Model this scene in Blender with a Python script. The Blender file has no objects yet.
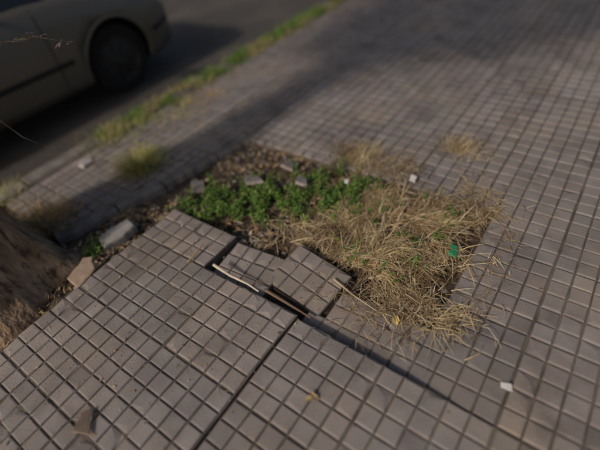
import bpy, bmesh, math, random
from mathutils import Vector, Matrix, noise
random.seed(7)
R=random.random
def U(a,b): return a+(b-a)*random.random()
def sm(a,b,x):
    t=max(0,min(1,(x-a)/(b-a))); return t*t*(3-2*t)
def nz(x,y,z=0,s=1): return noise.noise(Vector((x*s,y*s,z*s)))
S=bpy.context.scene
def link(o):
    S.collection.objects.link(o); return o
def empty(name,loc=(0,0,0)):
    o=bpy.data.objects.new(name,None); o.location=loc; o.empty_display_size=.1; return link(o)
class M:
    def __init__(s): s.v=[];s.f=[];s.c=[];s.m=[]
    def add(s,vs,fs,c=(1,1,1),mi=0):
        n=len(s.v); s.v+= [tuple(p) for p in vs]; s.c+=[(c[0],c[1],c[2],1)]*len(vs)
        for f in fs: s.f.append(tuple(i+n for i in f)); s.m.append(mi)
    def obj(s,name,mats,smooth=False,parent=None):
        me=bpy.data.meshes.new(name); me.from_pydata(s.v,[],s.f)
        for m in mats: me.materials.append(m)
        me.polygons.foreach_set('material_index',s.m)
        if smooth: me.polygons.foreach_set('use_smooth',[True]*len(s.f))
        a=me.color_attributes.new('Col','FLOAT_COLOR','POINT')
        a.data.foreach_set('color',[k for c in s.c for k in c])
        me.update(); o=bpy.data.objects.new(name,me); link(o)
        if parent: o.parent=parent
        return o
# ---------- materials
def mat(name,c1,c2=None,scale=5,rough=.85,bump=0,bscale=60,attr=False,c3=None,s3=1.2,detail=6,metal=0,bd=.01,spec=.3,trans=0,stretch=None,p3=(.48,.68),c4=None,s4=1.5,p4=(.5,.7)):
    m=bpy.data.materials.new(name); m.use_nodes=True; nt=m.node_tree; N=nt.nodes; L=nt.links
    b=N['Principled BSDF']; b.inputs['Roughness'].default_value=rough; b.inputs['Metallic'].default_value=metal
    b.inputs['Specular IOR Level'].default_value=spec
    g=N.new('ShaderNodeNewGeometry'); pos=g.outputs['Position']
    if stretch:
        mp=N.new('ShaderNodeMapping'); mp.inputs['Scale'].default_value=stretch; L.new(pos,mp.inputs['Vector']); pos=mp.outputs[0]
    c2=c2 or c1
    n=N.new('ShaderNodeTexNoise'); n.inputs['Scale'].default_value=scale; n.inputs['Detail'].default_value=detail
    L.new(pos,n.inputs['Vector'])
    r=N.new('ShaderNodeValToRGB'); r.color_ramp.elements[0].position=.35; r.color_ramp.elements[1].position=.65
    r.color_ramp.elements[0].color=(*c1,1); r.color_ramp.elements[1].color=(*c2,1)
    L.new(n.outputs['Fac'],r.inputs['Fac']); col=r.outputs['Color']
    for cc,ss,pp in ((c3,s3,p3),(c4,s4,p4)):
        if not cc: continue
        n3=N.new('ShaderNodeTexNoise'); n3.inputs['Scale'].default_value=ss; n3.inputs['Detail'].default_value=8; n3.inputs['Roughness'].default_value=.62
        L.new(pos,n3.inputs['Vector'])
        r3=N.new('ShaderNodeValToRGB'); r3.color_ramp.elements[0].position=pp[0]; r3.color_ramp.elements[1].position=pp[1]
        L.new(n3.outputs['Fac'],r3.inputs['Fac'])
        mx=N.new('ShaderNodeMixRGB'); L.new(r3.outputs['Color'],mx.inputs[0]); L.new(col,mx.inputs[1]); mx.inputs[2].default_value=(*cc,1)
        col=mx.outputs[0]
    if attr:
        a=N.new('ShaderNodeAttribute'); a.attribute_name='Col'
        mx=N.new('ShaderNodeMixRGB'); mx.blend_type='MULTIPLY'; mx.inputs[0].default_value=1
        L.new(col,mx.inputs[1]); L.new(a.outputs['Color'],mx.inputs[2]); col=mx.outputs[0]
    L.new(col,b.inputs['Base Color'])
    if bump:
        nb=N.new('ShaderNodeTexNoise'); nb.inputs['Scale'].default_value=bscale; nb.inputs['Detail'].default_value=8
        L.new(pos,nb.inputs['Vector'])
        bp=N.new('ShaderNodeBump'); bp.inputs['Strength'].default_value=bump; bp.inputs['Distance'].default_value=bd
        L.new(nb.outputs['Fac'],bp.inputs['Height']); L.new(bp.outputs['Normal'],b.inputs['Normal'])
    if trans:
        t=N.new('ShaderNodeBsdfTranslucent'); L.new(col,t.inputs['Color'])
        ms=N.new('ShaderNodeMixShader'); ms.inputs[0].default_value=trans
        L.new(b.outputs[0],ms.inputs[1]); L.new(t.outputs[0],ms.inputs[2]); L.new(ms.outputs[0],N['Material Output'].inputs['Surface'])
    return m
m_pane=mat('tile_face',(.208,.184,.175),(.28,.25,.236),scale=7,rough=.72,bump=.6,bscale=180,attr=True,c3=(.295,.25,.21),s3=2.0,bd=.004,c4=(.13,.112,.10),s4=3.3,p4=(.52,.76))
m_groove=mat('tile_groove',(.078,.065,.056),(.135,.113,.095),scale=14,rough=.95,bump=.6,bscale=150,c3=(.19,.16,.125),s3=2.5,bd=.005)
m_dirt=mat('soil',(.034,.024,.018),(.09,.066,.047),scale=22,rough=1,bump=1,bscale=120,c3=(.15,.115,.08),s3=6,bd=.012)
m_stone=mat('kerb_concrete',(.18,.16,.148),(.27,.245,.225),scale=12,rough=.9,bump=.7,bscale=90,attr=True,c3=(.11,.095,.08),s3=4)
m_asph=mat('asphalt',(.065,.058,.053),(.10,.09,.082),scale=30,rough=.85,bump=.8,bscale=220,c3=(.13,.113,.097),s3=1.1)
m_blade=mat('grass_blades',(.8,.8,.8),(1,1,1),scale=20,rough=.7,attr=True,trans=.25)
m_bark=mat('bark',(.20,.130,.080),(.46,.315,.205),scale=10,rough=.95,bump=1,bscale=24,c3=(.10,.065,.042),s3=12,bd=.03,stretch=(1.6,1.6,.35),p3=(.5,.64))
m_bit=mat('debris',(.75,.75,.75),(1,1,1),scale=25,rough=.8,attr=True,bump=.3,bscale=100,bd=.003)
m_ground=mat('earth',(.10,.085,.06),(.16,.13,.09),scale=.6,rough=1)

# ---------- pavement cells
s=.08; X0=.75; Y0=.76
I0,I1,J0,J1=-26,90,-42,27
def yline(x): return 2.24-.243*(x-.5)
def kind(i,j):
    x=X0+i*s; y=Y0+j*s; cx=x+s/2; cy=y+s/2
    if 0<=i<=2 and 3<=j<=6: return 'P2'
    if 0<=i<=3 and -1<=j<=2: return 'P3' if (i>=1) else ('hole' if j>=0 else 'G')
    if i<=12 and i>=3 and j>=-6 and cy<yline(cx)+.05: return 'hole'
    if i<=2 and j>=13:
        if cx>.53 and cy>yline(cx)+.05: return 'G'
        if cx<-1.05: return 'G'
        return 'hole'
    if j>=0 and j<=12 and (i<0 or (i<=2 and j>=7)): return 'A'
    if i<0 and j<0: return 'B'
    return 'G'
def und(x,y): return .008*nz(x,y,3,.9)+.004*nz(x,y,9,3)
def TA(x,y,z): return (x+.004,y+.004,z+und(x,y)+.044*sm(-.5,.8,x)*(1-.25*sm(.9,1.9,y)))
def TB(x,y,z): return (x-.003,y-.002,z+und(x,y)+.034*sm(-.2,.75,x)*sm(-.25,.76,y))
def TG(x,y,z): 
    d=-.012*(1-sm(.75,1.0,x))*sm(-.1,.4,y) if x>=.74 and y<1.1 else 0
    e=.018*(1-sm(0,.35,y-yline(x)))*(1-sm(1.3,2.0,x)) if y>1.8 and x>.4 else 0
    return (x,y,z+und(x,y)+d+e)
def rotT(cx,cy,ang,tx,ty,dz,dx=0,dy=0):
    c,sn=math.cos(ang),math.sin(ang)
    def T(x,y,z):
        u=x-cx; v=y-cy
        return (cx+c*u-sn*v+dx, cy+sn*u+c*v+dy, z+dz+tx*u+ty*v)
    return T
TP2=rotT(.87,1.16,.05,.10,-.04,.004,.0,-.015)
TP3=rotT(.91,.84,-.13,.16,.06,.010,.008,.02)
TT={'A':TA,'B':TB,'G':TG,'P2':TP2,'P3':TP3}
tint={}
def tiletint(i,j):
    k=(i//5,j//5)
    if k not in tint: tint[k]=(U(.84,1.08),U(-.015,.025))
    return tint[k]
grp={k:M() for k in TT}
cells={}
for i in range(I0,I1):
    for j in range(J0,J1): cells[i,j]=kind(i,j)
for (i,j),k in cells.items():
    if k=='hole': continue
    T=TT[k]; g=grp[k]; x=X0+i*s; y=Y0+j*s
    fill=sm(-.15,.35,nz(x,y,21,.9)); 
    if y>1.9 and x>.4: fill=max(fill,.85)
    if k in('A','B','P2','P3'): fill*=.5
    zb=-.0082+.0045*fill
    g.add([T(x,y,zb),T(x+s,y,zb),T(x+s,y+s,zb),T(x,y+s,zb)],[(0,1,2,3)],mi=1)
    for (di,dj,a,b) in ((-1,0,(x,y+s),(x,y)),(1,0,(x+s,y),(x+s,y+s)),(0,-1,(x,y),(x+s,y)),(0,1,(x+s,y+s),(x,y+s))):
        if cells.get((i+di,j+dj),'hole')!=k or abs(fill-.5)<.5:
            g.add([T(*a,zb),T(*b,zb),T(*b,-.075),T(*a,-.075)],[(0,3,2,1)],mi=1)
    t,w=tiletint(i,j); t*=U(.93,1.06)
    l=.0024+(.002 if i%5==0 else 0); r_=.0024+(.002 if i%5==4 else 0)
    d=.0024+(.002 if j%5==0 else 0); u=.0024+(.002 if j%5==4 else 0)
    if R()<.015: top=-.0035; t*=.8
    else: top=U(-.001,.001)
    b=.0058
    edge=any(cells.get((i+a_,j+b_),'G')=='hole' for a_ in(-1,0,1) for b_ in(-1,0,1))
    J=lambda:U(-.0014,.0014)
    def wear():
        return U(.006,.024) if R()<(.3 if edge else .04) else 0
    zl=zb-.001
    C=[(x+l,y+d,1,1),(x+s-r_,y+d,-1,1),(x+s-r_,y+s-u,-1,-1),(x+l,y+s-u,1,-1)]
    W_=[wear() for _ in C]
    lo=[(a,b_,zl) for a,b_,_,_ in C]
    mid=[(a+sx*(.002+q*.6)+J(),b_+sy*(.002+q*.6)+J(),top-.0017-q*.1) for (a,b_,sx,sy),q in zip(C,W_)]
    hi=[(a+sx*(b+q)+J(),b_+sy*(b+q)+J(),top) for (a,b_,sx,sy),q in zip(C,W_)]
    vs=[T(*p) for p in lo+mid+hi]
    fs=[(8,9,10,11)]
    for q in range(4):
        n=(q+1)%4; fs+= [(q,n,4+n,4+q),(4+q,4+n,8+n,8+q)]
    g.add(vs,fs,(t+w,t,t-w))
side=empty('sidewalk')
grp['G'].obj('tile_paving',[m_pane,m_groove],parent=side)
grp['B'].obj('tile_paving_near',[m_pane,m_groove],parent=side)
grp['A'].obj('lifted_paving_slab',[m_pane,m_groove])
grp['P2'].obj('broken_paving_slab',[m_pane,m_groove])
grp['P3'].obj('broken_paving_slab',[m_pane,m_groove])
m_far=bpy.data.materials.new('far_tiles'); m_far.use_nodes=True
nt=m_far.node_tree; N=nt.nodes; L=nt.links
g=N.new('ShaderNodeNewGeometry'); bt=N.new('ShaderNodeTexBrick'); bt.offset=0; bt.inputs['Scale'].default_value=1
bt.inputs['Brick Width'].default_value=.08; bt.inputs['Row Height'].default_value=.08; bt.inputs['Mortar Size'].default_value=.005
bt.inputs['Color1'].default_value=(.25,.225,.205,1); bt.inputs['Color2'].default_value=(.22,.2,.18,1); bt.inputs['Mortar'].default_value=(.14,.12,.10,1)
L.new(g.outputs['Position'],bt.inputs['Vector']); L.new(bt.outputs['Color'],N['Principled BSDF'].inputs['Base Color']); N['Principled BSDF'].inputs['Roughness'].default_value=.8
def box(mm,x0,x1,y0,y1,z0,z1,c=(1,1,1),mi=0,jit=0,bev=0):
    J=lambda:U(-jit,jit)
    b=bev
    vs=[(x0+J(),y0+J(),z0),(x1+J(),y0+J(),z0),(x1+J(),y1+J(),z0),(x0+J(),y1+J(),z0),
        (x0,y0,z1-b),(x1,y0,z1-b),(x1,y1,z1-b),(x0,y1,z1-b),
        (x0+b+J(),y0+b+J(),z1+J()/2),(x1-b+J(),y0+b+J(),z1+J()/2),(x1-b+J(),y1-b+J(),z1+J()/2),(x0+b+J(),y1-b+J(),z1+J()/2)]
    fs=[(3,2,1,0),(8,9,10,11)]
    for q in range(4):
        n=(q+1)%4; fs+=[(q,n,4+n,4+q),(4+q,4+n,8+n,8+q)]
    mm.add(vs,fs,c,mi)
XL,XR=X0+I0*s,X0+I1*s; YL,YR=Y0+J0*s,Y0+J1*s
o=M()
box(o,-60,XL,YL-4,YR,-.2,-.002); box(o,XR,60,YL-4,YR,-.2,-.002); box(o,XL,XR,YL-4,YL,-.2,-.002)
o.obj('outer_paving',[m_far],parent=side)
o=M(); box(o,-60,60,YR,2.962,-.2,-.006); o.obj('mortar_strip',[m_groove],parent=side)
kerb=M(); x=-40.0
while x<50:
    l=U(.85,1.05); t=U(.8,1.0); box(kerb,x+.003,x+l-.003,2.962+U(-.004,.004),3.11+U(-.004,.004),-.3,.006+U(-.003,.003),(t,t,t*.98),jit=.003,bev=.012); x+=l
kerb.obj('kerb',[m_stone])
ed=M(); x=.5
for l in (.36,.31,.40,.36):
    c=math.atan(-.243)
    n=10; ang=c+U(-.03,.03); zt=.014*(1-sm(.9,1.9,x)); t=U(.72,.9)
    mt=Matrix.Translation((x,yline(x)+.02,zt))@Matrix.Rotation(ang,4,'Z')@Matrix.Rotation(U(-.05,.05),4,'X')
    vs=[]
    for k in range(n+1):
        a=(l-.01)*k/n
        e1=-.035+U(-.008,.006); e2=.05; zt2=.004+U(-.003,.003); bb=U(.004,.014)
        vs+=[(a,e1-.004,-.10),(a,e1,zt2-bb),(a,e1+bb*1.2,zt2),(a,e2-.004,zt2),(a,e2,zt2-.02)]
    fs=[]
    for k in range(n):
        for q in range(4): fs.append((5*k+q,5*k+5+q,5*k+6+q,5*k+1+q))
    fs+=[(0,1,2,3,4),tuple(5*n+q for q in (4,3,2,1,0))]
    ed.add([mt@Vector(p) for p in vs],fs,(t,t,t)); x+=l*math.cos(c)
ed.obj('tree_pit_edging',[m_stone])
# ---------- soil
def soilz(x,y):
    z=-.034+.018*nz(x,y,0,5)+.008*nz(x,y,4,17)+.005*nz(x,y,8,45)
    z+=.035*math.exp(-((x-.1)**2+(y-2.33)**2)/.14)
    return z
sg=M(); nx,ny=230,205; xa,xb,ya,yb=-1.15,1.95,.18,2.97
vs=[];fs=[]
for b in range(ny+1):
    for a in range(nx+1):
        x=xa+(xb-xa)*a/nx; y=ya+(yb-ya)*b/ny; z=soilz(x,y)
        i=math.floor((x-X0)/s); j=math.floor((y-Y0)/s)
        if cells.get((i,j),'G')!='hole': z=min(z,-.035)
        vs.append((x,y,z))
for b in range(ny):
    for a in range(nx):
        k=b*(nx+1)+a; fs.append((k,k+1,k+nx+2,k+nx+1))
sg.add(vs,fs); sg.obj('soil',[m_dirt],smooth=True)
# ---------- road, ground
o=M(); o.add([(-80,3.10,-.12),(80,3.10,-.12),(80,11,-.12),(-80,11,-.12)],[(0,1,2,3)]); o.obj('road',[m_asph])
o=M(); box(o,-80,80,11,11.15,-.3,.01,bev=.01); o.obj('kerb',[m_stone])
o=M(); box(o,-80,80,11.15,14.5,-.3,0); o.obj('sidewalk',[m_far])
o=M(); o.add([(-300,-300,-.21),(300,-300,-.21),(300,300,-.21),(-300,300,-.21)],[(0,1,2,3)]); o.obj('ground',[m_ground])
# ---------- blades
def blade(mm,p,az,L_,w,el,curve,c,seg=3,flutter=.15):
    x,y,z=p; vs=[]; 
    a=az; e=el
    for k in range(seg+1):
        t=k/seg; ww=w*(1-t**2*.85)/2
        px,py=-math.sin(a)*ww,math.cos(a)*ww
        vs+=[(x-px,y-py,z),(x+px,y+py,z+ww*.5)]
        st=L_/seg; x+=math.cos(e)*math.cos(a)*st; y+=math.cos(e)*math.sin(a)*st; z+=math.sin(e)*st
        e-=curve/seg; a+=U(-flutter,flutter)
    mm.add(vs,[(2*k,2*k+1,2*k+3,2*k+2) for k in range(seg)],c)
def straw(x=0,y=0):
    t=R()+.9*nz(x,y,31,6)
    base=(.78,.60,.33) if t<.45 else ((.48,.33,.17) if t<.85 else (.30,.20,.11))
    if R()<.2: base=(.92,.80,.54)
    k=U(.6,1.0); return tuple(v*k for v in base)
def mound(x,y):
    return .03*math.exp(-((x-1.45)**2/.12+(y-.62)**2/.16))+.022*max(0,nz(x,y,2,6))
st=M()
for n in range(12500):
    x=U(.98,1.86); y=random.gauss(.70,.30)
    if y<.26 or y>1.45: continue
    e=min(x-1.0,1.82-x,y-.28,1.45-y); 
    if e<.12 and nz(x,y,12,7)<.14-e*2.3: continue
    if y>1.0 and R()<.5: continue
    v=nz(x,y,5,8)
    if v<-.13 and R()<.88: continue
    az=nz(x,y,7,2.5)*7+random.gauss(0,.7) if R()<.6 else U(0,6.28)
    h=max(-.02,mound(x,y))*U(0,1)
    blade(st,(x,y,h-.012),az,U(.03,.17),U(.0018,.0055),U(-.05,.45),U(.3,1.1),straw(x,y))
for n in range(2200):
    if R()<.5: x=random.gauss(1.87,.10); y=U(.30,1.25)
    else: x=U(1.0,1.8); y=random.gauss(.26,.06)
    if nz(x,y,5,5)<.0: continue
    blade(st,(x,y,U(.004,.016)),U(0,6.28),U(.02,.09),U(.0015,.004),U(-.02,.15),U(.1,.4),straw(x,y))
for (cx,cy,n,sd,hh) in ((1.93,1.14,620,.06,.9),(2.25,.62,400,.05,1.0),(.97,.52,220,.07,.2),(1.76,.36,260,.06,.4),(1.05,.36,420,.07,.3),(1.9,.9,260,.07,.3)):
    for k in range(n):
        x=random.gauss(cx,sd); y=random.gauss(cy,sd*1.5)
        blade(st,(x,y,U(.003,.02)),U(0,6.28),U(.03,.11),U(.0015,.004),U(0,1)*hh,U(.2,1.0),straw(x,y))
st.obj('dry_grass',[m_blade])
def green():
    t=R(); b=(.14,.25,.05) if t<.6 else ((.23,.34,.08) if t<.85 else (.09,.16,.035)); k=U(.7,1.15); return tuple(v*k for v in b)
def leaf(mm,p,az,el,L_,w,c):
    d=Vector((math.cos(az)*math.cos(el),math.sin(az)*math.cos(el),math.sin(el))); sd=Vector((-math.sin(az),math.cos(az),U(-.3,.3))); up=d.cross(sd)
    p=Vector(p)
    vs=[p,p+d*L_*.35+sd*w/2+up*w*.15,p+d*L_*.75+sd*w*.38+up*w*.1,p+d*L_-up*w*.2,p+d*L_*.75-sd*w*.38+up*w*.1,p+d*L_*.35-sd*w/2+up*w*.15,p+d*L_*.5]
    mm.add(vs,[(0,6,1),(1,6,2),(2,6,3),(3,6,4),(4,6,5),(5,6,0)],c)
gw=M()
def weed(mm,x,y,z,h,n):
    az0=U(0,6.28); lean=U(0,.6)
    c=green()
    ex=math.cos(az0)*h*lean; ey=math.sin(az0)*h*lean
    blade(mm,(x,y,z),az0,h*1.05,.003,math.atan2(1,lean),.1,c,seg=2,flutter=.05)
    for k in range(n):
        t=U(.25,1.0); px=x+ex*t; py=y+ey*t; pz=z+h*t
        leaf(mm,(px,py,pz),U(0,6.28),U(-.3,.6),U(.010,.026),U(.007,.015),tuple(v*U(.8,1.2) for v in c))
cnt=0
while cnt<640:
    t=R(); bx=1.07+(1.66-1.07)*t; by=1.74+(.98-1.74)*t
    x=bx+random.gauss(0,.09); y=by+random.gauss(0,.12)
    if not(1.01<x<1.8) or y>1.87: continue
    v=nz(x,y,1,11)
    if v<-.04: continue
    cnt+=1
    weed(gw,x,y,-.03,U(.03,.07)+.10*max(0,v),int(U(6,13)))
for k in range(60): weed(gw,random.gauss(.62,.06),random.gauss(2.0,.03),-.02,U(.02,.05),6)
for k in range(130):
    x=U(1.1,1.75); y=U(.4,1.0)
    if nz(x,y,5,7)<-.0: weed(gw,x,y,-.01,U(.02,.06),6)
gw.obj('green_weeds',[m_blade])
kg=M(); n=0
while n<6500:
    x=U(1.3,6.5); y=random.gauss(3.0,.075)
    if y>3.2 or y<2.78: continue
    v=nz(x,y*.6,11,1.3)+.5*nz(x,y,17,5)+.20*sm(1.6,2.6,x)-.05
    if v<-.02: continue
    n+=1
    if nz(x,y,6,3)>-.1: c=tuple(a*U(.8,1.3) for a in (.19,.30,.06))
    else: c=tuple(a*U(.7,1.1) for a in (.50,.44,.19))
    z0=.0 if y<3.11 else -.12
    blade(kg,(x,y,z0),U(0,6.28),U(.04,.10),U(.003,.006),U(.6,1.5),U(.4,1.6),c)
kg.obj('kerb_grass',[m_blade])
def tuft(cx,cy,z,n,sd,h,cols,name):
    mm=M()
    for k in range(n):
        x=random.gauss(cx,sd); y=random.gauss(cy,sd); c=random.choice(cols); kk=U(.7,1.15)
        az=math.atan2(y-cy,x-cx)+U(-.7,.7)
        blade(mm,(x,y,z),az,U(.5,1)*h,U(.002,.005),U(.5,1.4),U(.3,1.5),tuple(v*kk for v in c))
    return mm.obj(name,[m_blade])
yg=[(.56,.52,.17),(.42,.45,.13),(.66,.56,.28)]; dg=[(.60,.40,.17),(.68,.50,.25),(.46,.31,.15)]
tuft(1.21,2.40,0,900,.065,.14,yg,'grass_tuft')
tuft(.54,2.44,.0,620,.075,.14,dg,'grass_tuft')
tuft(.50,3.0,-.02,300,.07,.10,yg,'grass_tuft')
tuft(1.55,2.86,0,260,.10,.07,yg,'grass_tuft')
tuft(1.95,2.78,0,190,.09,.06,yg+dg,'grass_tuft')
tuft(1.28,2.95,0,260,.09,.08,yg,'grass_tuft')
tuft(2.15,2.66,0,160,.09,.05,dg,'grass_tuft')
tuft(1.75,2.66,0,140,.10,.05,yg,'grass_tuft')
tuft(.15,1.92,-.03,260,.12,.06,dg,'grass_tuft')
tuft(-.25,1.84,-.02,260,.12,.06,dg,'grass_tuft')
lt=M()
def crumb(mm,x,y,z,r,c):
    pts=[]; 
    for k in range(6):
        a=k*math.pi/3+U(-.3,.3); pts.append((x+math.cos(a)*r*U(.7,1.2),y+math.sin(a)*r*U(.7,1.2),z+U(0,r*.3)))
    vs=pts+[(x+U(-.3,.3)*r,y+U(-.3,.3)*r,z+r*U(.5,.9)),(x,y,z-r*.5)]
    mm.add(vs,[(k,(k+1)%6,6) for k in range(6)]+[((k+1)%6,k,7) for k in range(6)],c)
def lcol():
    c=random.choice([(.40,.25,.13),(.50,.37,.2),(.28,.17,.1),(.6,.48,.3),(.34,.29,.24)]); k=U(.6,1.1); return tuple(v*k for v in c)
for n in range(2500):
    t=R()
    if t<.5: x=U(-.7,1.0); y=U(1.82,2.15 if x>.5 else 2.9)
    elif t<.8: x=U(1.0,1.8); y=U(1.2,1.95)
    else: x=U(1.0,1.8); y=U(.3,1.3)
    z=soilz(x,y)+.004
    if R()<.45: leaf(lt,(x,y,z),U(0,6.28),U(-.1,.5),U(.015,.05),U(.008,.025),lcol())
    elif R()<.45: crumb(lt,x,y,z,U(.004,.018),random.choice([(.24,.2,.18),(.34,.3,.26),(.14,.11,.09)]))
    else: blade(lt,(x,y,z+.006),U(0,6.28),U(.03,.10),U(.002,.005),U(-.1,.3),U(0,.4),lcol())
for n in range(2800):
    x=U(-.4,4.5); y=U(-.5,2.9)
    if R()<.45: x=U(.55,3.5); y=U(2.3,2.95)
    elif R()<.3: x=U(-.4,1.0); y=U(.7,1.8)
    i=math.floor((x-X0)/s); j=math.floor((y-Y0)/s); k=cells.get((i,j),'hole')
    if k=='hole': continue
    z=TT[k](x,y,0)[2]+.0015
    q=R()
    if q<.12: leaf(lt,(x,y,z),U(0,6.28),U(0,.25),U(.008,.022),U(.005,.011),lcol())
    elif q<.87: crumb(lt,x,y,z,U(.0008,.0032),random.choice([(.35,.3,.25),(.12,.09,.07),(.45,.41,.36),(.2,.16,.12)]))
    else: blade(lt,(x,y,z+.002),U(0,6.28),U(.02,.06),U(.0012,.0025),U(-.02,.1),U(0,.2),lcol())
lt.obj('leaf_litter',[m_bit])
def shard(name,pts,z0,h,loc,c,rot=0,tilt=(0,0)):
    mm=M(); P=[]
    for k in range(len(pts)):
        a=pts[k]; b=pts[(k+1)%len(pts)]; L0=math.hypot(b[0]-a[0],b[1]-a[1])
        for t in (0,.33,.66): P.append((a[0]+(b[0]-a[0])*t+U(-.05,.05)*L0*(t>0),a[1]+(b[1]-a[1])*t+U(-.05,.05)*L0*(t>0)))
    pts=P; n=len(pts)
    mt=Matrix.Translation(loc)@Matrix.Rotation(tilt[0],4,'X')@Matrix.Rotation(tilt[1],4,'Y')@Matrix.Rotation(rot,4,'Z')
    vs=[mt@Vector((a,b,0)) for a,b in pts]+[mt@Vector((a*.99,b*.99,h*.8)) for a,b in pts]+[mt@Vector((a*.9,b*.9,h+U(-.06,.06)*h)) for a,b in pts]+[mt@Vector((0,0,h))]
    mm.add(vs,[tuple(range(n-1,-1,-1))]+[(2*n+k,2*n+(k+1)%n,3*n) for k in range(n)]+[(r0*n+k,r0*n+(k+1)%n,r0*n+n+(k+1)%n,r0*n+n+k) for k in range(n) for r0 in (0,1)],c)
    return mm.obj(name,[m_bit])
shard('concrete_chunk',[(-.10,-.04),(.02,-.055),(.10,-.035),(.10,.035),(-.02,.05),(-.09,.04)],0,.055,(.70,1.965,-.025),(.34,.32,.30),rot=-.15,tilt=(.15,-.1))
shard('broken_tile_fragment',[(-.09,-.035),(.03,-.05),(.09,0),(.07,.045),(-.06,.05)],0,.016,(.42,1.85,.03),(.38,.28,.21),rot=.3,tilt=(.2,-.12))
shard('broken_tile_fragment',[(-.05,-.03),(.045,-.02),(.05,.03),(-.03,.04)],0,.018,(1.52,1.28,.03),(.36,.31,.30),rot=.5,tilt=(.2,.3))
shard('broken_tile_fragment',[(-.09,-.04),(.07,-.05),(.08,.03),(-.05,.06)],0,.018,(1.42,1.58,.01),(.32,.28,.26),rot=1.1,tilt=(-.2,.2))
shard('broken_tile_fragment',[(-.07,-.05),(.07,-.04),(.05,.05),(-.05,.04)],0,.018,(1.66,1.48,.0),(.3,.25,.23),rot=.2,tilt=(.1,.3))
shard('broken_tile_fragment',[(-.05,-.04),(.05,-.05),(.06,.03),(-.05,.04)],0,.018,(1.22,1.86,.0),(.22,.19,.18),rot=.9,tilt=(.2,.1))
shard('bark_piece',[(-.05,-.03),(.05,-.012),(.03,.02),(-.035,.035)],0,.006,(-.02,1.17,.032),(.30,.22,.16),rot=.7,tilt=(.3,.25))
shard('green_plastic_scrap',[(-.045,-.012),(-.01,-.025),(.03,-.02),(.035,.012),(0,.008),(-.03,.022)],0,.008,(1.42,.36,.02),(.04,.30,.13),rot=.3,tilt=(.3,.1))
shard('paper_scrap',[(-.03,-.012),(.02,-.02),(.03,.01),(-.02,.018)],0,.003,(1.83,.74,.03),(.75,.73,.7),rot=.4,tilt=(.2,-.1))
shard('paper_scrap',[(-.012,-.02),(.015,-.015),(.01,.02),(-.01,.018)],0,.003,(.90,-.03,.006),(.7,.68,.66),rot=.2)
shard('plastic_bag_scrap',[(-.05,-.03),(.04,-.035),(.06,.02),(-.01,.045),(-.05,.02)],0,.02,(1.05,2.80,.003),(.5,.46,.44),rot=.2,tilt=(.15,.1))
shard('paper_scrap',[(-.015,-.01),(.02,-.01),(.01,.015),(-.012,.012)],0,.003,(1.62,1.04,.05),(.75,.75,.72),rot=.4,tilt=(.3,-.1))
def stick(name,pts,r,c,par=None):
    mm=M(); ring=6; vs=[]; 
    for q,p in enumerate(pts):
        p=Vector(p); d=(Vector(pts[min(q+1,len(pts)-1)])-Vector(pts[max(q-1,0)])).normalized()
        a=d.orthogonal().normalized(); b=d.cross(a); rr=r*(1-.5*q/(len(pts)-1))
        for k in range(ring):
            t=k/ring*6.283; vs.append(p+(a*math.cos(t)+b*math.sin(t))*rr*U(.85,1.15))
    fs=[(q*ring+k,q*ring+(k+1)%ring,(q+1)*ring+(k+1)%ring,(q+1)*ring+k) for q in range(len(pts)-1) for k in range(ring)]
    fs+=[tuple(range(ring-1,-1,-1)),tuple(range((len(pts)-1)*ring,len(pts)*ring))]
    mm.add(vs,fs,c); return mm.obj(name,[m_bit],parent=par)
stick('stick',[(.775,1.27,.055),(.767,1.16,.05),(.77,1.05,.052),(.762,.98,.05)],.007,(.66,.57,.45))
stick('stick',[(.73,1.40,.052),(.80,1.41,.053),(.85,1.42,.053)],.005,(.5,.33,.18))
stick('stick',[(.80,.98,.02),(.79,.86,.022),(.785,.72,.012)],.008,(.2,.13,.09))
stick('stick',[(1.0,.74,.03),(.965,.62,.03),(.95,.50,.018)],.005,(.45,.35,.22))
lf=M(); leaf(lf,(.93,.40,.012),.6,.15,.05,.03,(.65,.5,.18)); lf.obj('fallen_leaf',[m_bit])
lf=M(); leaf(lf,(.52,.50,.03),2.6,.2,.06,.03,(.42,.32,.17)); leaf(lf,(.50,.49,.03),1.4,.3,.045,.02,(.35,.26,.15)); lf.obj('fallen_leaf',[m_bit])

# ---------- tree
tree=empty('street_tree')
cx,cy=.10,2.33
prof=[(-.08,.52),(-.02,.48),(.03,.44),(.08,.395),(.16,.35),(.28,.31),(.45,.27),(.7,.235),(1.1,.205),(1.6,.185),(2.1,.17),(2.5,.16)]
ring=120; vs=[]; lob=[(-.75,.30),(.5,.2),(1.9,.25),(3.2,.3),(4.4,.25),(-1.5,.16)]
pr=[]
for q in range(len(prof)-1):
    K=10
    for k in range(K):
        t=k/K; pr.append((prof[q][0]*(1-t)+prof[q+1][0]*t,prof[q][1]*(1-t)+prof[q+1][1]*t))
for (z,r) in pr:
    fl=max(0,1-(z+.08)/.6)
    for k in range(ring):
        a=k/ring*6.2832; rr=r
        for (la,am) in lob:
            dd=math.atan2(math.sin(a-la),math.cos(a-la)); rr+=fl**1.6*(am*.55*math.exp(-dd*dd/.07)-.02)
        rr+=.018*nz(math.cos(a)*3.5,math.sin(a)*3.5,z*1.1,1.6)
        rr+=.012*(1-abs(nz(math.cos(a)*8,math.sin(a)*8,z*2.2))*3)+.004*nz(math.cos(a)*22,math.sin(a)*22,z*9)
        vs.append((cx+math.cos(a)*rr-.03*z*.3,cy+math.sin(a)*rr,z))
n=len(pr); fs=[(q*ring+k,q*ring+(k+1)%ring,(q+1)*ring+(k+1)%ring,(q+1)*ring+k) for q in range(n-1) for k in range(ring)]
tm=M(); tm.add(vs,fs); tm.obj('trunk',[m_bark],smooth=True,parent=tree)
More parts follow.
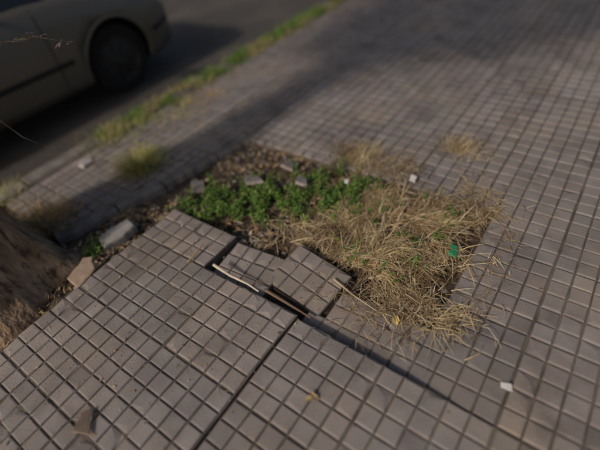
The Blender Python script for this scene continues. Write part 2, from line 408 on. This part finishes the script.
def limb(mm,pts,r0,r1,ring=10):
    vs=[]
    for q,p in enumerate(pts):
        p=Vector(p); d=(Vector(pts[min(q+1,len(pts)-1)])-Vector(pts[max(q-1,0)])).normalized()
        a=d.orthogonal().normalized(); b=d.cross(a); rr=r0+(r1-r0)*q/(len(pts)-1)
        for k in range(ring):
            t=k/ring*6.283; vs.append(p+(a*math.cos(t)+b*math.sin(t))*rr)
    mm.add(vs,[(q*ring+k,q*ring+(k+1)%ring,(q+1)*ring+(k+1)%ring,(q+1)*ring+k) for q in range(len(pts)-1) for k in range(ring)])
lm=M(); tips=[]
for k in range(9):
    a=k*.7+U(-.2,.2); p=Vector((cx-.02,cy,2.3+U(0,.1))); pts=[p]; d=Vector((math.cos(a)*.75,math.sin(a)*.65-.12,.6))
    for q in range(6):
        d=(d+Vector((U(-.2,.2),U(-.2,.2),.04))).normalized(); p=p+d*.36; pts.append(p.copy())
        if q>0:
            e=(d+Vector((U(-1,1),U(-1,1),U(-.2,.5)))).normalized(); limb(lm,[p,p+e*.3,p+e*.55],.02,.006,6); tips.append(p+e*.5)
    limb(lm,pts,.085,.015); tips+=pts[1:]
lm.obj('limbs',[m_bark],smooth=True,parent=tree)
cr=M()
for tpt in tips:
    for k in range(120):
        d=Vector((random.gauss(0,.22),random.gauss(0,.22),random.gauss(0,.17)))
        leaf(cr,tpt+d,U(0,6.28),U(-.8,.5),U(.08,.14),U(.05,.085),tuple(v*.5 for v in green()))
cr.obj('crown_leaves',[m_blade],parent=tree)
tw=M()
limb(tw,[(.24,2.38,1.02),(.5,2.36,1.03),(.79,2.28,.98),(.87,2.22,.99),(.966,2.04,.943)],.004,.0015,6)
limb(tw,[(.79,2.28,.98),(.83,2.16,.99),(.88,2.08,1.0)],.002,.001,5)
limb(tw,[(.22,2.40,.75),(.45,2.40,.74),(.61,2.33,.67),(.625,2.22,.60),(.645,2.14,.575)],.004,.0015,6)
tw.obj('twigs',[m_bark],parent=tree)
tl=M()
for p in ((.83,2.25,.99),(.86,2.20,.985),(.79,2.29,.98),(.94,2.08,.95),(.966,2.04,.943),(.88,2.08,1.0),(.80,2.22,.985),(.87,2.19,1.0)):
    for k in range(3): leaf(tl,p,U(0,6.28),U(-.9,.3),U(.02,.04),U(.008,.016),(.7*U(.7,1.1),.52*U(.7,1.1),.37))
tl.obj('dry_leaves',[m_bit],parent=tree)

# ---------- car
m_paint=mat('car_paint',(.155,.14,.118),(.17,.153,.128),scale=2,rough=.36,metal=.4,spec=.5)
m_black=mat('black_plastic',(.015,.015,.015),(.022,.02,.019),rough=.6)
m_rub=mat('tyre_rubber',(.014,.013,.012),(.022,.02,.019),scale=30,rough=.85)
m_hub=mat('hubcap',(.035,.035,.035),(.055,.055,.055),rough=.5,metal=.4)
m_glass=mat('car_glass',(.015,.018,.02),(.02,.022,.025),rough=.08,spec=.7)
m_lamp=mat('lamp_lens',(.5,.5,.48),(.55,.55,.52),rough=.15,spec=.7)
m_red=mat('tail_lens',(.25,.02,.015),(.3,.03,.02),rough=.2)
m_seam=mat('seam',(.012,.012,.012),rough=.9)
car=empty('parked_car',(0.17,0,0))
CY=4.57; ZR=-.12
def W(x):
    f=sm(2.28,2.86,x); b=1-sm(-1.55,-1.05,x)
    return .83-.24*f**1.6-.20*b**1.6
def ZB(x):
    pts=[(-1.5,.80),(-1.42,.93),(-1.2,.98),(0,.95),(1.4,.93),(1.8,.90),(2.3,.81),(2.6,.71),(2.74,.60),(2.78,.56)]
    for (a,za),(b,zb) in zip(pts,pts[1:]):
        if x<=b: return za+(zb-za)*max(0,(x-a))/(b-a)
    return pts[-1][1]
def sec(x):
    w=W(x); zb=ZB(x)
    return [(0,.19),(.80*w,.19),(.95*w,.205),(.985*w,.26),(1.0*w,.36),(1.012*w,.47),(1.005*w,.58),(.985*w,.58+(zb-.58)*.45),(.955*w,.58+(zb-.58)*.8),(.90*w,zb-.005),(.80*w,zb+.01),(.4*w,zb+.03),(0,zb+.035)]
xs=[-1.48,-1.44,-1.36,-1.2,-1.0]+[-.8+.2*k for k in range(15)]+[2.15,2.3,2.42,2.52,2.60,2.67,2.72,2.75,2.765]
vs=[];ns=13
for x in xs:
    sc=sec(x); row=[(x,CY-y,ZR+z) for y,z in sc]+[(x,CY+y,ZR+z) for y,z in sc[-2:0:-1]]
    vs+=row
rl=24
fs=[(q*rl+k,q*rl+(k+1)%rl,(q+1)*rl+(k+1)%rl,(q+1)*rl+k) for q in range(len(xs)-1) for k in range(rl)]
fs+=[tuple(range(rl)),tuple(range((len(xs)-1)*rl+rl-1,(len(xs)-1)*rl-1,-1))]
bm_=M(); bm_.add(vs,fs); body=bm_.obj('body',[m_paint,m_black],smooth=True)
bm=bmesh.new(); bm.from_mesh(body.data); bmesh.ops.recalc_face_normals(bm,faces=bm.faces); bm.to_mesh(body.data); bm.free()
WX=(2.0,-.55); 
for wx in WX:
    for sy in (-1,1):
        bpy.ops.mesh.primitive_cylinder_add(vertices=48,radius=.345,depth=.5,location=(wx,CY+sy*.83,ZR+.315),rotation=(math.pi/2,0,0))
        c=bpy.context.object; c.data.materials.append(m_black)
        md=body.modifiers.new('b','BOOLEAN'); md.object=c; md.operation='DIFFERENCE'; md.solver='EXACT'
        try: md.material_mode='TRANSFER'
        except Exception: pass
        bpy.context.view_layer.objects.active=body
        bpy.ops.object.modifier_apply(modifier=md.name)
        bpy.data.objects.remove(c)
body.parent=car
def sidey(x,z):
    sc=sec(x)[1:10]
    for (ya,za),(yb,zb) in zip(sc,sc[1:]):
        if za<=z<=zb: return ya+(yb-ya)*(z-za)/(zb-za)
    return sc[-1][0] if z>sc[-1][1] else sc[0][0]
def strip(mm,pts,wx,wz,off,sy):
    vs=[]
    for (x,z) in pts:
        y0=sidey(x,z)
        for (dx,dz) in ((-wx,-wz),(wx,wz)):
            vs+=[(x+dx,CY+sy*(y0+off),ZR+z+dz),(x+dx,CY+sy*(y0-.01),ZR+z+dz)]
    n=len(pts); f=[]
    for k in range(n-1):
        a=4*k; b=a+4; f+=[(a,a+2,b+2,b),(a,b,b+1,a+1),(a+2,a+3,b+3,b+2)]
    f+=[(0,1,3,2),(4*n-4,4*n-2,4*n-1,4*n-3)]
    mm.add(vs,f)
sm_=M(); mo=M(); hd=M()
for sy in (-1,1):
    for xx in (1.42,.42,-.50+.0):
        zz=[.25+.04*k for k in range(17)] if xx>-.4 else [.70+.04*k for k in range(6)]
        strip(sm_,[(xx,z) for z in zz],.004,0,.0015,sy)
    strip(sm_,[(-.1+.1*k,.255) for k in range(17)],0,.004,.0015,sy)
    strip(mo,[(-.17+.02+.1*k,.46) for k in range(18)],0,.018,.012,sy)
    strip(mo,[(2.41+.04*k,.44) for k in range(9)],0,.018,.012,sy)
    strip(mo,[(-1.44+.05*k,.46) for k in range(10)],0,.018,.012,sy)
    strip(hd,[(.52+.04*k,.80) for k in range(5)],0,.014,.025,sy)
    strip(hd,[(-.40+.04*k,.80) for k in range(5)],0,.014,.025,sy)
sm_.obj('panel_seams',[m_seam],parent=car); mo.obj('side_mouldings',[m_black],parent=car); hd.obj('door_handles',[m_black],parent=car)
al=M()
for wx in WX:
    for sy in (-1,1):
        vs=[];f=[];n=33
        for k in range(n):
            a=math.radians(-14+208*k/(n-1))
            for rr,of in ((.338,-.03),(.342,.006),(.362,.007),(.372,-.004)):
                x=wx+rr*math.cos(a); z=.315+rr*math.sin(a); y0=sidey(x,max(.2,min(z,ZB(x)-.02)))
                vs.append((x,CY+sy*(y0+of),ZR+z))
        for k in range(n-1):
            for q in range(3): f.append((4*k+q,4*k+q+1,4*k+q+5,4*k+q+4))
        al.add(vs,f)
al.obj('wheel_arch_lips',[m_paint],smooth=True,parent=car)
gh=M()
st_=[(1.60,.60,.925,0),(1.0,.60,1.36,1),(.7,.60,1.40,1),(-.1,.60,1.42,1),(-.8,.59,1.38,1),(-1.38,.58,.97,0)]
base=[(1.60,.73,.92),(1.0,.745,.945),(.7,.745,.95),(-.1,.745,.955),(-.8,.74,.97),(-1.38,.66,.97)]
vs=[];
for (x,h,z,_),(bx,bh,bz) in zip(st_,base):
    vs+=[(bx,CY-bh,ZR+bz),(x,CY-h,ZR+z),(x,CY+h,ZR+z),(bx,CY+bh,ZR+bz)]
for k in range(5):
    a=4*k;b=a+4
    gh.add([vs[a],vs[b],vs[b+1],vs[a+1]],[(0,1,2,3)],mi=1); gh.add([vs[a+2],vs[b+2],vs[b+3],vs[a+3]],[(0,1,2,3)],mi=1)
    gh.add([vs[a+1],vs[b+1],vs[b+2],vs[a+2]],[(0,1,2,3)],mi=1 if k in(0,4) else 0)
gh.obj('cabin',[m_paint,m_glass],parent=car)
pl=M()
def bar(a,b,r): limb(pl,[a,((a[0]+b[0])/2,(a[1]+b[1])/2,(a[2]+b[2])/2),b],r,r,8)
for sy in (-1,1):
    P=[(x,CY+sy*h,ZR+z) for x,h,z,_ in st_]; B=[(x,CY+sy*h,ZR+z) for x,h,z in base]
    for k in range(5): bar(P[k],P[k+1],.028)
    bar(B[3],P[3],.03); bar(B[4],P[4],.04)
pl.obj('pillars',[m_paint],smooth=True,parent=car)
mr=M()
for sy in (-1,1): 
    y=CY+sy*.86; box(mr,.98,1.08,min(y,y+sy*.13),max(y,y+sy*.13),ZR+.96,ZR+1.07,bev=.02); y2=CY+sy*.74; box(mr,1.0,1.04,min(y2,y),max(y2,y),ZR+.97,ZR+1.0)
mr.obj('mirrors',[m_black],parent=car)
fr=M(); 
for sy in (-1,1): box(fr,2.62,2.775,CY+sy*.42-.13,CY+sy*.42+.13,ZR+.53,ZR+.645,bev=.01)
fr.obj('headlights',[m_lamp],parent=car)
rr=M()
for sy in (-1,1): box(rr,-1.50,-1.38,CY+sy*.52-.08,CY+sy*.52+.08,ZR+.62,ZR+.86,bev=.01)
rr.obj('tail_lights',[m_red],parent=car)
bp=M(); box(bp,2.68,2.79,CY-.57,CY+.57,ZR+.40,ZR+.50,bev=.012); box(bp,2.72,2.785,CY-.25,CY+.25,ZR+.54,ZR+.60); box(bp,-1.53,-1.42,CY-.6,CY+.6,ZR+.38,ZR+.50,bev=.012)
bp.obj('bumpers',[m_black],parent=car)
bp=M(); box(bp,2.79,2.797,CY-.20,CY+.20,ZR+.385,ZR+.515); bp.obj('number_plate',[m_lamp],parent=car)
def wheel(wx,sy):
    mm=M(); prof=[(.0,.095),(.05,.10),(.06,.085),(.18,.07),(.195,.088),(.205,.088),(.215,.098),(.27,.10),(.295,.088),(.305,.05),(.306,-.05),(.295,-.09),(.2,-.09),(0,-.09)]
    n=48; vs=[]
    for (r,y) in prof:
        for k in range(n):
            a=k/n*6.2832; vs.append((wx+r*math.cos(a),CY+sy*(.70+y),ZR+.306+r*math.sin(a)))
    tyre=[];hub=[]
    for q in range(len(prof)-1):
        for k in range(n):
            (hub if q<5 else tyre).append((q*n+k,q*n+(k+1)%n,(q+1)*n+(k+1)%n,(q+1)*n+k))
    mm.add(vs,tyre,mi=0); mm.add(vs,hub,mi=1)
    for k in range(7):
        a=k/7*6.2832; c,s_=math.cos(a),math.sin(a)
        q=[]
        for (yy1,yy2) in ((.094,.088),(.06,.06)):
            for (r,hw,yy) in ((.055,.022,yy1),(.185,.014,yy2)):
                for sg_ in (-1,1): q.append((wx+r*c-sg_*hw*s_,CY+sy*(.70+yy),ZR+.306+r*s_+sg_*hw*c))
        mm.add(q,[(0,1,3,2),(0,2,6,4),(1,5,7,3)],mi=1)
    mm.obj('wheel',[m_rub,m_hub],parent=car)
for wx in WX:
    for sy in (-1,1): wheel(wx,sy)

# ---------- light
el=math.radians(34); az=math.radians(-7)
d=Vector((math.cos(el)*math.cos(az),math.cos(el)*math.sin(az),-math.sin(el)))
sl=bpy.data.lights.new('sun','SUN'); sl.energy=2.0; sl.angle=math.radians(4); sl.color=(1,.88,.76)
so=link(bpy.data.objects.new('sun',sl)); so.rotation_euler=d.to_track_quat('-Z','Y').to_euler(); so.location=(-5,3,6)
w=bpy.data.worlds.new('World'); S.world=w; w.use_nodes=True; nt=w.node_tree
sk=nt.nodes.new('ShaderNodeTexSky'); sk.sky_type='NISHITA'; sk.sun_disc=False; sk.sun_elevation=el; sk.dust_density=5
sk.sun_rotation=math.atan2(-d.x,-d.y)
nt.links.new(sk.outputs[0],nt.nodes['Background'].inputs[0]); nt.nodes['Background'].inputs[1].default_value=.07
# ---------- camera
cd=bpy.data.cameras.new('Camera'); cam=link(bpy.data.objects.new('Camera',cd)); S.camera=cam
r=Vector((.574,-.8099,-.1196)); u=Vector((.6014,.3182,.7330)); f=Vector((.5557,.4929,-.6697))
f.normalize(); r=(r-f*r.dot(f)).normalized(); u=r.cross(f)
mt=Matrix((( r.x,u.x,-f.x,0),(r.y,u.y,-f.y,0),(r.z,u.z,-f.z,1.5),(0,0,0,1)))
cam.matrix_world=mt
cd.sensor_width=36; cd.lens=25.56; cd.clip_start=.05; cd.clip_end=1000
cd.dof.use_dof=True; cd.dof.focus_distance=1.85; cd.dof.aperture_fstop=.52
S.view_settings.view_transform='Standard'; S.view_settings.look='None'; S.view_settings.exposure=0
